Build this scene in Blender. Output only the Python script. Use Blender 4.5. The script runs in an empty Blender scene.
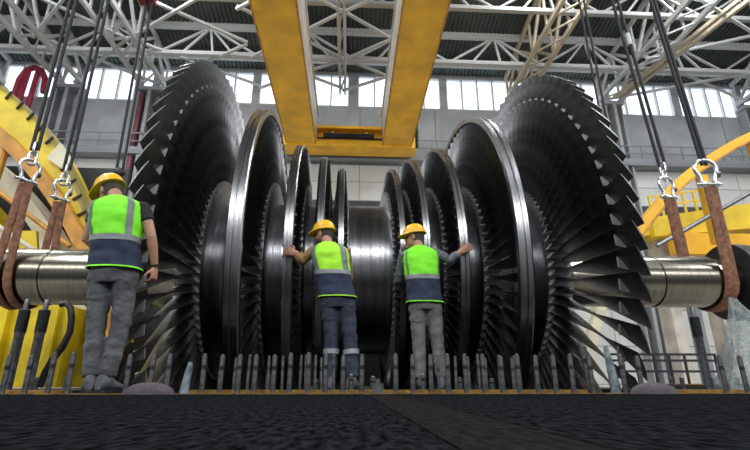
import bpy, bmesh, math, random
from mathutils import Vector, Matrix, noise
random.seed(7)
R = math.radians
PI = math.pi
scn = bpy.context.scene
C = scn.collection

# ------------------------------------------------------------------ camera, world, light, exposure
cam_d = bpy.data.cameras.new('camera'); cam = bpy.data.objects.new('camera', cam_d); C.objects.link(cam)
cam_d.sensor_width = 36.0; cam_d.lens = 470.0 / 750.0 * 36.0; cam_d.clip_start = 0.02; cam_d.clip_end = 400
cam.matrix_world = (Matrix.Translation((0, 0, 0.07)) @ Matrix.Rotation(R(-3.05), 4, 'Z')
                    @ Matrix.Rotation(R(90 + 18.6), 4, 'X'))
scn.camera = cam
vs = scn.view_settings
vs.view_transform = 'Standard'; vs.look = 'None'; vs.gamma = 1.0; vs.use_curve_mapping = False
vs.exposure = 0.0

w = bpy.data.worlds.new('world'); scn.world = w; w.use_nodes = True
bg = w.node_tree.nodes['Background']; bg.inputs[0].default_value = (0.93, 0.96, 1.0, 1); bg.inputs[1].default_value = 2.4

def area(name, loc, rot, sx, sy, power, col=(1, 1, 1)):
    d = bpy.data.lights.new(name, 'AREA'); d.shape = 'RECTANGLE'; d.size = sx; d.size_y = sy; d.energy = power; d.color = col
    o = bpy.data.objects.new(name, d); C.objects.link(o); o.location = loc; o.rotation_euler = rot
    return o
# daylight of the hall's front window strips (behind the camera) and unseen fill lights added under the roof
for z in (13.1, 14.9):
    area('front_window_daylight', (0, -15.6, z), (R(76), 0, 0), 60, 1.1, 2900, (0.95, 0.98, 1.0))
for i, x in enumerate((-27, -15, 15, 27)):
    area('roof_fill_light', (x, -1.0, 23.4), (R(8), 0, 0), 3.0, 12.0, 2900, (0.95, 0.98, 1.0))
for i, x in enumerate((-20, -11, 11, 20)):
    area('roof_fill_light', (x, 17.0, 23.6), (0, 0, 0), 2.0, 8.0, 2000, (0.95, 0.98, 1.0))

# ------------------------------------------------------------------ materials
MATS = {}
def mat(name, col, rough=0.5, metal=0.0, var=0.15, scale=6.0, bump=0.0, bscale=40.0, col2=None, stretch=None, spec=None, detail=5.0, lo=0.35, hi=0.65):
    m = bpy.data.materials.new(name); m.use_nodes = True
    nt = m.node_tree; b = nt.nodes['Principled BSDF']
    b.inputs['Roughness'].default_value = rough; b.inputs['Metallic'].default_value = metal
    if spec is not None: b.inputs['Specular IOR Level'].default_value = spec
    tc = nt.nodes.new('ShaderNodeTexCoord'); mp = nt.nodes.new('ShaderNodeMapping')
    nt.links.new(tc.outputs['Object'], mp.inputs['Vector'])
    if stretch: mp.inputs['Scale'].default_value = stretch
    n = nt.nodes.new('ShaderNodeTexNoise'); n.inputs['Scale'].default_value = scale; n.inputs['Detail'].default_value = detail
    nt.links.new(mp.outputs[0], n.inputs['Vector'])
    r = nt.nodes.new('ShaderNodeValToRGB')
    c2 = col2 if col2 else tuple(min(1, c * (1 + var)) for c in col)
    c1 = col if col2 else tuple(c * (1 - var) for c in col)
    r.color_ramp.elements[0].position = lo; r.color_ramp.elements[1].position = hi
    r.color_ramp.elements[0].color = (*c1, 1); r.color_ramp.elements[1].color = (*c2, 1)
    nt.links.new(n.outputs['Fac'], r.inputs[0]); nt.links.new(r.outputs[0], b.inputs['Base Color'])
    if bump > 0:
        n2 = nt.nodes.new('ShaderNodeTexNoise'); n2.inputs['Scale'].default_value = bscale; n2.inputs['Detail'].default_value = 4
        nt.links.new(mp.outputs[0], n2.inputs['Vector'])
        bp = nt.nodes.new('ShaderNodeBump'); bp.inputs['Strength'].default_value = bump; bp.inputs['Distance'].default_value = 0.02
        nt.links.new(n2.outputs['Fac'], bp.inputs['Height']); nt.links.new(bp.outputs[0], b.inputs['Normal'])
    MATS[name] = m
    return m

M = MATS
mat('drum_steel', (0.30, 0.30, 0.31), 0.27, 1.0, 0.25, 2.0, 0.10, 6.0, stretch=(9, 0.6, 0.6))
mat('ring_steel', (0.36, 0.36, 0.37), 0.27, 1.0, 0.22, 2.5, 0.06, 5.0, stretch=(14, 0.6, 0.6))
mat('wheel_steel', (0.30, 0.30, 0.31), 0.30, 1.0, 0.2, 3.0)
mat('blade_steel', (0.15, 0.15, 0.152), 0.36, 0.9, 0.35, 7.0, 0.05, 30)
mat('snubber_steel', (0.46, 0.46, 0.45), 0.45, 0.5, 0.1, 9.0)
mat('shaft_steel', (0.20, 0.187, 0.150), 0.22, 1.0, 0.14, 3.0, 0.02, 8.0, stretch=(6, 0.8, 0.8))
mat('stud_steel', (0.18, 0.18, 0.187), 0.38, 0.85, 0.35, 25.0, 0.1, 60)
mat('stud_dark', (0.045, 0.045, 0.05), 0.45, 0.6, 0.3, 25.0)
mat('galvanised', (0.62, 0.63, 0.64), 0.28, 0.95, 0.2, 18.0, 0.05, 40)
mat('rope_steel', (0.020, 0.021, 0.023), 0.65, 0.2, 0.4, 60.0, 0.3, 120)
mat('strap', (0.22, 0.10, 0.058), 0.9, 0.0, 0.35, 14.0, 0.5, 45)
mat('deck', (0.002, 0.0022, 0.0025), 1.0, 0.0, 0, 70.0, 0.6, 90, col2=(0.026, 0.027, 0.030), spec=0.0, stretch=(1, .3, 1), lo=.32, hi=.8)
mat('deck_plank', (0.008, 0.008, 0.0075), 1.0, 0.0, 0, 60.0, 0.6, 90, col2=(0.026, 0.0245, 0.022), spec=0.0, stretch=(1, .3, 1), lo=.25, hi=.8)
mat('casing_dark', (0.02, 0.02, 0.022), 0.65, 0.3, 0.5, 8.0, 0.2, 30)
mat('far_floor', (0.36, 0.34, 0.31), 0.5, 0.0, 0.3, 0.8)
mat('yellow_edge', (0.26, 0.14, 0.02), 0.7, 0.0, 0.5, 12.0)
mat('rim_olive', (0.30, 0.24, 0.06), 0.6)
mat('casing_yellow', (0.70, 0.52, 0.010), 0.42, 0.0, 0.22, 1.6, 0.1, 6)
mat('flange_orange', (0.52, 0.24, 0.03), 0.5, 0.0, 0.3, 3.0)
mat('crane_yellow', (0.88, 0.46, 0.018), 0.48, 0.0, 0.16, 0.9, 0.03, 4)
mat('crane_grey', (0.55, 0.50, 0.44), 0.5, 0.2, 0.2, 1.5)
mat('machine_yellow', (0.82, 0.58, 0.03), 0.45, 0.0, 0.12, 2.0)
mat('dark_part', (0.02, 0.02, 0.022), 0.5, 0.2, 0.3, 6.0)
mat('cream', (0.62, 0.58, 0.42), 0.6, 0.0, 0.2, 2.0)
mat('wall_grey', (0.34, 0.355, 0.37), 0.85, 0.0, 0.12, 0.7, 0.1, 3)
mat('wall_white', (0.60, 0.60, 0.57), 0.8, 0.0, 0.07, 0.6)
mat('wall_cream', (0.50, 0.47, 0.39), 0.8, 0.0, 0.1, 0.6)
mat('roof_sheet', (0.060, 0.075, 0.070), 0.6, 0.2, 0.25, 0.5)
mat('truss_grey', (0.32, 0.325, 0.32), 0.6, 0.1, 0.2, 0.8)
mat('truss_tan', (0.44, 0.38, 0.28), 0.6, 0.1, 0.2, 0.8)
mat('truss_white', (0.47, 0.48, 0.48), 0.6, 0.1, 0.12, 0.8)
mat('column_grey', (0.24, 0.25, 0.27), 0.65, 0.1, 0.2, 1.0)
mat('pipe_red', (0.12, 0.03, 0.045), 0.5, 0.1, 0.2, 1.0)
mat('red_paint', (0.28, 0.010, 0.04), 0.5, 0.0, 0.2, 1.0)
mat('window_frame', (0.55, 0.57, 0.60), 0.6, 0.0, 0.1, 1.0)
mat('band_dark', (0.045, 0.047, 0.055), 0.4, 0.0, 0.2, 1.0)
mat('green_cloth', (0.006, 0.055, 0.042), 0.9, 0.0, 0.3, 3.0, 0.3, 6)
mat('mat_purple', (0.085, 0.072, 0.082), 0.9, 0.0, 0.2, 20.0, 0.4, 90)
mat('hose_black', (0.01, 0.01, 0.01), 0.45)
mat('skin', (0.43, 0.22, 0.14), 0.55, 0.0, 0.12, 12.0)
mat('hair', (0.06, 0.045, 0.035), 0.85, 0.0, 0.4, 90.0, 0.5, 150)
mat('helmet', (0.90, 0.49, 0.015), 0.32, 0.0, 0.05, 6.0)
mat('hivis', (0.22, 0.86, 0.02), 0.75, 0.0, 0.07, 14.0, 0.35, 11)
mat('hivis_yellow', (0.40, 0.86, 0.03), 0.75, 0.0, 0.07, 14.0, 0.35, 11)
mat('reflective', (0.27, 0.285, 0.29), 0.5, 0.1, 0.1, 20.0)
mat('reflective_dark', (0.16, 0.20, 0.19), 0.55, 0.1, 0.15, 20.0)  # darker grey-green tape for the back stripes
mat('navy', (0.022, 0.03, 0.066), 0.85, 0.0, 0.25, 14.0, 0.4, 11)
mat('jeans_grey', (0.090, 0.094, 0.10), 0.9, 0.0, 0.35, 9.0, 0.55, 16)
mat('trousers_navy', (0.034, 0.041, 0.066), 0.9, 0.0, 0.3, 9.0, 0.55, 16)
mat('trousers_grey', (0.14, 0.137, 0.135), 0.9, 0.0, 0.25, 9.0, 0.55, 16)
mat('tee_black', (0.015, 0.016, 0.018), 0.9, 0.0, 0.2, 12, 0.3, 14)
mat('sleeve_tan', (0.33, 0.19, 0.09), 0.9, 0.0, 0.25, 12, 0.5, 16)
mat('sleeve_grey', (0.13, 0.15, 0.16), 0.9, 0.0, 0.6, 40, 0.4, 16)
mat('boot', (0.075, 0.08, 0.088), 0.7, 0.0, 0.3, 15, 0.2, 40)
mat('white_box', (0.6, 0.62, 0.62), 0.6, 0.0, 0.1, 5)
mat('bluish_wrap', (0.17, 0.21, 0.23), 0.4, 0.0, 0.5, 18, 0.5, 20)

def glass_mat(name, col, opac, rough=0.1):
    m = bpy.data.materials.new(name); m.use_nodes = True; nt = m.node_tree
    for n in list(nt.nodes):
        if n.type == 'BSDF_PRINCIPLED': nt.nodes.remove(n)
    t = nt.nodes.new('ShaderNodeBsdfTransparent'); g = nt.nodes.new('ShaderNodeBsdfPrincipled'); mx = nt.nodes.new('ShaderNodeMixShader')
    t.inputs[0].default_value = (0.95, 0.98, 1.0, 1)
    g.inputs['Base Color'].default_value = (*col, 1); g.inputs['Roughness'].default_value = rough
    mx.inputs[0].default_value = opac
    nt.links.new(t.outputs[0], mx.inputs[1]); nt.links.new(g.outputs[0], mx.inputs[2])
    nt.links.new(mx.outputs[0], nt.nodes['Material Output'].inputs[0])
    MATS[name] = m; return m
glass_mat('pane_glass', (0.7, 0.75, 0.78), 0.12)
def plastic_mat():
    m = glass_mat('plastic_film', (0.36, 0.40, 0.39), 0.5, 0.3); nt = m.node_tree
    n = nt.nodes.new('ShaderNodeTexNoise'); n.inputs['Scale'].default_value = 9; n.inputs['Detail'].default_value = 6
    tc = nt.nodes.new('ShaderNodeTexCoord'); nt.links.new(tc.outputs['Object'], n.inputs['Vector'])
    mr = nt.nodes.new('ShaderNodeMapRange'); mr.inputs[1].default_value = 0.35; mr.inputs[2].default_value = 0.65; mr.inputs[3].default_value = 0.18; mr.inputs[4].default_value = 0.62
    nt.links.new(n.outputs['Fac'], mr.inputs[0])
    mx = [x for x in nt.nodes if x.type == 'MIX_SHADER'][0]; nt.links.new(mr.outputs[0], mx.inputs[0])
plastic_mat()

# ------------------------------------------------------------------ mesh helpers
class MB:
    def __init__(s): s.v = []; s.f = []; s.mi = []
    def add(s, verts, faces, mi=0):
        o = len(s.v); s.v += [tuple(p) for p in verts]; s.f += [tuple(o + i for i in f) for f in faces]; s.mi += [mi] * len(faces)
    def box(s, a, b, mi=0):
        x0, y0, z0 = a; x1, y1, z1 = b
        s.add([(x0,y0,z0),(x1,y0,z0),(x1,y1,z0),(x0,y1,z0),(x0,y0,z1),(x1,y0,z1),(x1,y1,z1),(x0,y1,z1)],
              [(3,2,1,0),(4,5,6,7),(0,1,5,4),(1,2,6,5),(2,3,7,6),(3,0,4,7)], mi)
    def bar(s, p, q, wd, h=None, mi=0, up=(0, 0, 1)):
        h = h or wd; p = Vector(p); q = Vector(q); t = (q - p).normalized()
        a = t.cross(Vector(up))
        if a.length < 1e-4: a = t.cross(Vector((1, 0, 0)))
        a.normalize(); b = a.cross(t).normalized()
        vs_ = [e + a * (i * wd / 2) + b * (j * h / 2) for e in (p, q) for i, j in ((-1,-1),(1,-1),(1,1),(-1,1))]
        s.add(vs_, [(0,1,2,3),(7,6,5,4),(0,4,5,1),(1,5,6,2),(2,6,7,3),(3,7,4,0)], mi)
    def tube(s, pts, rad, n=12, ref=None, cap=True, mi=0):
        pts = [Vector(p) for p in pts]; k = len(pts)
        T = [((pts[min(i+1,k-1)] - pts[max(i-1,0)])).normalized() for i in range(k)]
        if ref is None:
            t = (pts[-1] - pts[0]).normalized() if (pts[-1] - pts[0]).length > 1e-6 else T[0]
            ref = Vector((1,0,0)) if abs(t.x) < 0.75 else Vector((0,1,0))
        ref = Vector(ref); rings = []
        for i in range(k):
            a = (ref - T[i] * ref.dot(T[i])).normalized(); b = T[i].cross(a)
            r_ = rad[i] if isinstance(rad, (list, tuple)) else rad
            ra, rb = r_ if isinstance(r_, (tuple, list)) else (r_, r_)
            rings.append([pts[i] + a * (ra * math.cos(2*PI*j/n)) + b * (rb * math.sin(2*PI*j/n)) for j in range(n)])
        s.loft(rings, cap, mi)
    def loft(s, rings, cap=True, mi=0, closed=True):
        n = len(rings[0]); vv = [p for r_ in rings for p in r_]; ff = []
        for i in range(len(rings) - 1):
            for j in range(n if closed else n - 1):
                j2 = (j + 1) % n
                ff.append((i*n+j, i*n+j2, (i+1)*n+j2, (i+1)*n+j))
        if cap:
            ff.append(tuple(range(n - 1, -1, -1))); ff.append(tuple((len(rings)-1)*n + j for j in range(n)))
        s.add(vv, ff, mi)
    def revolve(s, prof, n=96, mi=0, axis='x', close=True):
        # prof: (along, radius) ; closed profile loop revolved about the axis
        rings = []
        for j in range(n):
            a = 2*PI*j/n; c, q = math.cos(a), math.sin(a)
            if axis == 'x': rings.append([(x, r_*c, r_*q) for x, r_ in prof])
            elif axis == 'y': rings.append([(r_*q, x, r_*c) for x, r_ in prof])
            else: rings.append([(r_*c, r_*q, x) for x, r_ in prof])
        m = len(prof); vv = [p for r_ in rings for p in r_]; ff = []
        for j in range(n):
            for i in range(m if close else m - 1):
                i2 = (i + 1) % m; j2 = (j + 1) % n
                ff.append((j*m+i, j*m+i2, j2*m+i2, j2*m+i))
        s.add(vv, ff, mi)
    def ell(s, c, r_, n=14, m=9, rot=None, mi=0):
        rings = []
        for i in range(m + 1):
            ph = -PI/2 + PI * (0.02 + 0.96 * i / m)
            ring = []
            for j in range(n):
                v = Vector((r_[0]*math.cos(ph)*math.cos(2*PI*j/n), r_[1]*math.cos(ph)*math.sin(2*PI*j/n), r_[2]*math.sin(ph)))
                if rot: v = rot @ v
                ring.append(Vector(c) + v)
            rings.append(ring)
        s.loft(rings, True, mi)
    def mesh(s, name, mats, smooth=0.6):
        me = bpy.data.meshes.new(name); me.from_pydata(s.v, [], s.f)
        for m in (mats if isinstance(mats, (list, tuple)) else [mats]): me.materials.append(MATS[m])
        if any(s.mi): me.polygons.foreach_set('material_index', s.mi)
        bm = bmesh.new(); bm.from_mesh(me); bmesh.ops.recalc_face_normals(bm, faces=bm.faces); bm.to_mesh(me); bm.free()
        if smooth:
            me.shade_smooth(); me.set_sharp_from_angle(angle=smooth)
        me.update(); return me
    def obj(s, name, mats, parent=None, smooth=0.6):
        return link(name, s.mesh(name, mats, smooth), parent)
def link(name, data, parent=None):
    o = bpy.data.objects.new(name, data); C.objects.link(o)
    if parent: o.parent = parent
    return o
def tag(o, label=None, cat=None, group=None, kind=None):
    if label: o['label'] = label
    if cat: o['category'] = cat
    if group: o['group'] = group
    if kind: o['kind'] = kind
    return o
def thing(name, label, cat, loc=(0, 0, 0), rz=0, group=None):
    o = link(name, None); o.location = loc; o.rotation_euler = (0, 0, rz); o.empty_display_size = 0.2
    return tag(o, label, cat, group)
_bc = {}
def unit_box(m):
    if m not in _bc:
        b = MB(); b.box((-.5,-.5,-.5), (.5,.5,.5)); _bc[m] = b.mesh('beam_'+m, m, 0)
    return _bc[m]
def beam(name, p, q, wd, h, m, parent):
    # a straight member from p to q: a shared box scaled to its length
    p = Vector(p); q = Vector(q); t = (q - p); L = t.length; t.normalize()
    a = t.cross(Vector((0, 0, 1)))
    if a.length < 1e-3: a = Vector((1, 0, 0))
    a.normalize(); b = a.cross(t)
    o = link(name, unit_box(m), parent)
    mt = Matrix(((t.x*L, a.x*wd, b.x*h, 0), (t.y*L, a.y*wd, b.y*h, 0), (t.z*L, a.z*wd, b.z*h, 0), (0, 0, 0, 1)))
    mt.translation = (p + q) / 2
    if parent: mt = Matrix.Translation(-parent.location) @ mt
    o.matrix_local = mt
    return o

# ------------------------------------------------------------------ the setting
YW = 30.0; ZR = 23.6
# deck in front of the machine: plates laid side by side with open joints
dk = MB(); dk.box((-42, -16, -0.30), (42, 3.395, -0.006)); floor = tag(dk.obj('floor', 'casing_dark', None, 0), kind='structure')
xs = [-3.3, -2.35, -1.4, -0.75, -0.29, 0.125, 0.30, 0.95, 1.6, 2.5, 3.4]
for i in range(len(xs) - 1):
    b = MB(); g = 0.003
    x0, x1 = xs[i] + g, xs[i+1] - g
    z = random.uniform(-0.0008, 0.0008)
    b.box((x0, -3.0, -0.006), (x1, 3.385, z)); b.obj('floor_plate', 'deck_plank' if i == 5 else 'deck', floor, 0)
fl = MB()
fl.box((-42, 10.9, -0.3), (46, 30, 0.0)); fl.box((-42, 3.41, -0.3), (-4.3, 10.9, 0.0)); fl.box((4.6, 3.41, -0.3), (46, 10.9, 0.0))
tag(fl.obj('floor_hall', 'far_floor', None, 0), kind='structure')

# far wall: dark backing with panels standing proud of it
b = MB(); b.box((-42, YW, 0), (46, YW + 0.4, 19.3)); b.box((-42, YW, 22.1), (46, YW + 0.4, 22.4))
wall = tag(b.obj('wall_back', 'wall_grey', None, 0), kind='structure')
pm = {}
def panel(x0, x1, z0, z1, m, dy=0.05):
    key = (round(x1-x0, 3), round(z1-z0, 3), m)
    if key not in pm:
        q = MB(); hw, hz = (x1-x0)/2 - 0.03, (z1-z0)/2 - 0.03
        q.box((-hw, -dy, -hz), (hw, 0, hz)); pm[key] = q.mesh('wall_panel', m, 0)
    o = link('wall_panel', pm[key], wall); o.location = ((x0+x1)/2, YW, (z0+z1)/2)
for k in range(22):
    x0 = -27 + k * 2.75
    for z0, z1, m in ((0, 2.3, 'wall_white'), (2.3, 4.6, 'wall_white'), (4.6, 6.9, 'wall_cream'), (6.9, 8.75, 'wall_cream'), (8.75, 10.6, 'wall_cream'),
                      (11.9, 13.3, 'wall_white'), (13.3, 14.6, 'wall_white')):
        panel(x0, x0 + 2.75, z0, z1, m)
for k in range(11):
    panel(-27 + k*5.5, -27 + k*5.5 + 5.5, 15.3, 19.2, 'wall_grey', 0.06)
b = MB(); b.box((-42, YW - 0.04, 10.62), (46, YW, 11.88)); b.obj('dark_window_band', 'band_dark', wall, 0)
b = MB(); b.box((-42, -16.4, 0), (46, -16, 12.3)); b.box((-42, -16.4, 15.7), (46, -16, ZR + 2.4)); tag(b.obj('wall_front', 'wall_grey', None, 0), kind='structure')
b = MB(); b.box((-42.4, -16, 0), (-42, 30, 22.4)); tag(b.obj('wall_left', 'wall_grey', None, 0), kind='structure')
b = MB(); b.box((46, -16, 0), (46.4, 30, 22.4)); tag(b.obj('wall_right', 'wall_grey', None, 0), kind='structure')

# corrugated roof falling towards the far wall
b = MB(); n = 300; x0, x1 = -42.0, 46.0; st = (x1 - x0) / n; rr = [[], [], []]
for i in range(n + 1):
    x = x0 + i * st
    for dx, dz in ((0, 0), (st*.4, 0), (st*.5, .09), (st*.9, .09)):
        for q, (yy, zz) in enumerate(((-16.3, ZR + 2.2), (8.0, ZR + 2.2), (30.3, 22.25))): rr[q].append((x + dx, yy, zz + dz))
b.loft(rr, False, 0, False); tag(b.obj('ceiling', 'roof_sheet', None, 0), kind='structure')

# clerestory windows, one per bay
bays = [(-42, -25.6), (-25.2, -20.1), (-19.6, -14.6), (-14.1, -7.4), (-6.9, -0.35), (0.35, 6.5), (7.0, 12.9), (13.4, 18.9), (19.6, 24.6), (25.1, 29.7), (30.3, 46)]
for i, (xa, xb) in enumerate(bays):
    wn = MB()
    for z0, z1 in ((19.3, 19.42), (21.98, 22.1)): wn.box((xa, YW + 0.05, z0), (xb, YW + 0.3, z1))
    npn = max(3, round((xb - xa) / 1.25))
    for k in range(npn + 1):
        x = xa + (xb - xa) * k / npn
        wn.box((x - 0.05, YW + 0.05, 19.42), (x + 0.05, YW + 0.3, 21.98))
    wo = tag(wn.obj('window_%d' % (i + 1), 'window_frame', None, 0), kind='structure')
    for k in range(npn):
        xl = xa + (xb - xa) * k / npn + 0.05; xr = xa + (xb - xa) * (k + 1) / npn - 0.05
        p = MB(); p.box((xl, YW + 0.16, 19.42), (xr, YW + 0.18, 21.98)); p.obj('pane', 'pane_glass', wo, 0)
    if i: 
        p = MB(); p.box((bays[i-1][1], YW, 19.3), (xa, YW + 0.4, 22.1)); tag(p.obj('trim_%d' % i, 'wall_grey', None, 0), kind='structure')

# wall columns
def column(i, x, wd, m='column_grey', top=19.6):
    b = MB(); y1 = YW - 0.07
    b.box((x - wd/2, y1 - 0.12, 0), (x + wd/2, y1, top)); b.box((x - wd/2, y1 - 0.75, 0), (x - wd/2 + 0.12, y1 - .12, top)); b.box((x + wd/2 - 0.12, y1 - 0.75, 0), (x + wd/2, y1 - .12, top))
    b.box((x - 0.12, y1 - 0.9, 0), (x + 0.12, y1 - .12, top)); b.box((x - wd/2 - .1, y1 - 0.95, top), (x + wd/2 + .1, y1, top + 0.25))
    tag(b.obj('trim_%d' % i, m, None, 0), kind='structure')
for i, x in enumerate((-25.4, -19.9, -14.3, 19.25, 30.0)): column(20 + i, x, 1.7 if x < 0 else 1.3, 'column_grey' if x < 0 else 'wall_grey')
column(26, 20.4, 0.9, 'crane_grey', 9.0)
b = MB(); b.tube([(-14.9, 29.35, 12.2), (-14.9, 29.35, 19.4)], 0.22, 12)
tag(b.obj('wall_pipe', 'pipe_red'), 'dark red vertical pipe on the far wall above the left worker', 'pipe')

# ------------------------------------------------------------------ roof steel
def x_truss(y, zb, zt, xa, xb, step, m, label, chord=0.28):
    t = thing('roof_truss', label, 'truss', (0, y, zb), 0, 'trusses spanning across the roof')
    beam('top_chord', (xa, y, zt), (xb, y, zt), chord, 0.45, m, t)
    beam('bottom_chord', (xa, y, zb), (xb, y, zb), chord, 0.26, m, t)
    x = xa; 
    while x < xb - 0.1:
        c = x + step / 2
        for e in (x, x + step * 0.24, c + step*0.05, x + step * 0.76, x + step):
            beam('diagonal', (e, y, zb), (c, y, zt - 0.1), 0.13, 0.13, m, t)
        x += step
x_truss(26.2, 20.55, 22.75, -32, 38, 6.4, 'truss_white', 'pale roof truss with fan bracing just before the window strip')
x_truss(22.0, 21.15, 23.4, -30, 36, 6.4, 'truss_grey', 'pale roof truss crossing at the top edge of the picture')
beamT = thing('roof_purlin', 'long pale purlin under the roof nearest the far windows', 'beam', (0, 28.6, 22.2))
beam('purlin', (-40, 28.6, 22.2), (44, 28.6, 22.2), 0.3, 0.35, 'truss_grey', beamT)

def y_truss(x, label, m, off=1.0, w_=0.2):
    t = thing('roof_truss', label, 'truss', (x, 29.6, 20.0), 0, 'trusses running back to the far wall')
    for s in (-off/2, off/2):
        beam('bottom_chord', (x + s, 12, 20.2), (x + s, 29.7, 20.2), w_, 0.3, m, t)
        beam('top_chord', (x + s, 12, 24.9), (x + s, 29.7, 22.0), w_, 0.3, m, t)
        zt = lambda yy: 24.9 + (yy - 12) * (-2.9 / 17.7)
        y = 29.5; k = 0
        while y > 12.5:
            beam('diagonal', (x + s, y, 20.2 if k % 2 == 0 else zt(y)), (x + s, y - 2.4, zt(y - 2.4) if k % 2 == 0 else 20.2), 0.16, 0.18, m, t)
            beam('post', (x + s, y, 20.2), (x + s, y, zt(y)), 0.13, 0.13, m, t)
            y -= 2.4; k += 1
    y = 29.4
    while y > 13:
        beam('lacing', (x - off/2, y, 20.2), (x + off/2, y - 1.6, 20.2), 0.1, 0.1, m, t); y -= 1.6
y_truss(-25.4, 'white double roof truss at the far left above the red pipes', 'truss_white', 1.4)
y_truss(-19.9, 'white double roof truss landing on the second column from the left', 'truss_white', 1.4)
y_truss(-14.3, 'white double roof truss landing beside the left bladed wheel', 'truss_white', 1.6)
y_truss(-0.8, 'slim roof truss seen edge on between the yellow crane girders', 'truss_white', 0.36, 0.12)
y_truss(12.2, 'tan double roof truss above the right bladed wheel', 'truss_tan', 1.4)
y_truss(19.25, 'white double roof truss landing on the column right of the bladed wheel', 'truss_white', 1.6)
y_truss(30.0, 'white double roof truss in the top right corner', 'truss_white', 1.4)
br = thing('roof_bracing', 'flat crossed bracing under the roof between the yellow crane girders', 'bracing', (-0.8, 26, 20.4))
for ya, yb in ((29.6, 26.2), (26.2, 22.0), (22.0, 18.0)):
    for xa, xb in ((-6.8, -0.8), (-0.8, 5.2)):
        beam('brace', (xa, ya, 20.4), (xb, yb, 20.45), 0.16, 0.16, 'truss_white', br); beam('brace', (xb, ya, 20.6), (xa, yb, 20.65), 0.16, 0.16, 'truss_white', br)
for nm, xa, xb, lb in (('l', -19.9, -14.3, 'crossed roof bracing in the bay between the two left wall columns'), ('r', 19.25, 30.0, 'crossed roof bracing in the bay between the two right wall columns'),
                       ('m', -14.3, -6.8, 'crossed roof bracing behind the top of the left bladed wheel')):
    t = thing('roof_bracing', lb, 'bracing', ((xa+xb)/2, 28, 20.5))
    for ya, yb in ((29.6, 25), (25, 20)):
        beam('brace', (xa, ya, 20.4), (xb, yb, 20.45), 0.16, 0.16, 'truss_white', t); beam('brace', (xb, ya, 20.6), (xa, yb, 20.65), 0.16, 0.16, 'truss_white', t)
t = thing('tan_strut_pair', 'pair of tan struts slanting across the roof at the upper right', 'strut', (24, 25, 21))
for s in (0, 0.55):
    beam('strut', (18.9 + s, 28.4, 19.7), (21.7 + s, 20.0, 20.6), 0.22, 0.22, 'truss_tan', t)
# red pipework up by the left windows
t = thing('red_pipes', 'crimson arched pipe frame hanging before the left windows', 'pipework', (-23, 29, 18.6))
b = MB(); b.tube([(-23.2, 28.9, 18.0), (-23.1, 28.9, 20.0), (-22.8, 28.9, 20.8), (-22.3, 28.9, 21.0), (-21.8, 28.9, 20.8), (-21.4, 28.9, 20.1), (-21.3, 28.9, 19.0)], 0.2, 10, ref=(0,1,0)); o = b.obj('arch_pipe', 'red_paint', t); o.matrix_local = Matrix.Translation((23, -29, -18.6))
for xx, za, zb in ((-22.75, 17.8, 20.8), (-22.1, 17.0, 20.9)):
    b = MB(); b.tube([(xx, 28.9, za), (xx + .1, 28.9, zb)], 0.17, 10); o = b.obj('drop_pipe', 'red_paint', t); o.matrix_local = Matrix.Translation((23, -29, -18.6))

b = MB(); b.box((-22.8, 28.9, 18.1), (-22.65, 29.93, 18.3)); o = b.obj('bracket', 'column_grey', t, 0); o.matrix_local = Matrix.Translation((23, -29, -18.6))

# crane runway along the far wall
t = thing('crane_runway', 'grey crane runway walkway with railing along the far wall', 'walkway', (0, 29, 14.6))
beam('runway_beam', (-41, 29.2, 14.85), (45, 29.2, 14.85), 0.5, 0.5, 'column_grey', t)
for z in (15.5, 16.1): beam('rail', (-41, 28.95, z), (45, 28.95, z), 0.06, 0.06, 'column_grey', t)
for k in range(40): beam('railing_post', (-26 + k*1.5, 28.95, 15.1), (-26 + k*1.5, 28.95, 16.1), 0.06, 0.06, 'column_grey', t)

# ------------------------------------------------------------------ yellow bridge crane
cr = thing('bridge_crane', 'large yellow double girder bridge crane overhead', 'crane', (0, 28.2, 14.9))
def cpart(b, name, m, parent=None, smooth=0.6):
    o = b.obj(name, m, parent or cr, smooth)
    if parent is None: o.matrix_local = Matrix.Translation((0, -28.2, -14.9))
    return o
for xa, xb, inner in ((-4.2, -2.42, 1), (2.0, 3.78, -1)):
    b = MB(); y0, y1 = 8.0, 27.6; zb, zt = 14.7, 17.0
    b.box((xa, y0, zb), (xb, y1, zt)); g = cpart(b, 'girder', 'crane_yellow', None, 0)
    for xx in (xa, xb):
        s = 1 if xx == xb else -1
        b = MB(); b.box((min(xx, xx + s*0.09), y0, zb - 0.02), (max(xx, xx + s*0.09), y1, zb + 0.06)); b.obj('flange', 'flange_orange', g, 0)
    xi = xb if inner == 1 else xa
    b = MB(); b.box((min(xi, xi + inner*0.06), y0, zb + 0.2), (max(xi, xi + inner*0.06), y1, zt)); b.obj('web_panel', 'crane_grey', g, 0)
    b = MB(); b.box((min(xi, xi + inner*0.14), y0, zt), (max(xi, xi + inner*0.14), y1, zt + 0.12)); b.obj('rail_plate', 'crane_grey', g, 0)
b = MB(); b.box((-4.6, 27.2, 14.6), (4.2, 28.6, 15.1)); b.box((-4.6, 27.25, 15.9), (4.2, 28.6, 16.1)); b.box((-4.6, 27.9, 15.0), (4.2, 28.6, 16.0)); et = cpart(b, 'end_truck', 'crane_yellow', None, 0)
for xa, xb in ((-2.3, -1.2), (-1.15, -.25), (-.2, .75), (.8, 1.9)):
    b = MB(); b.box((xa, 27.8, 15.35), (xb, 27.9, 15.9)); b.obj('panel', 'crane_yellow', et, 0)
b = MB(); b.box((-1.9, 27.0, 15.12), (1.4, 27.2, 15.4)); b.box((-2.3, 27.1, 15.05), (1.9, 27.2, 15.14)); b.obj('gear_bank', 'dark_part', et, 0)
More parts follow.
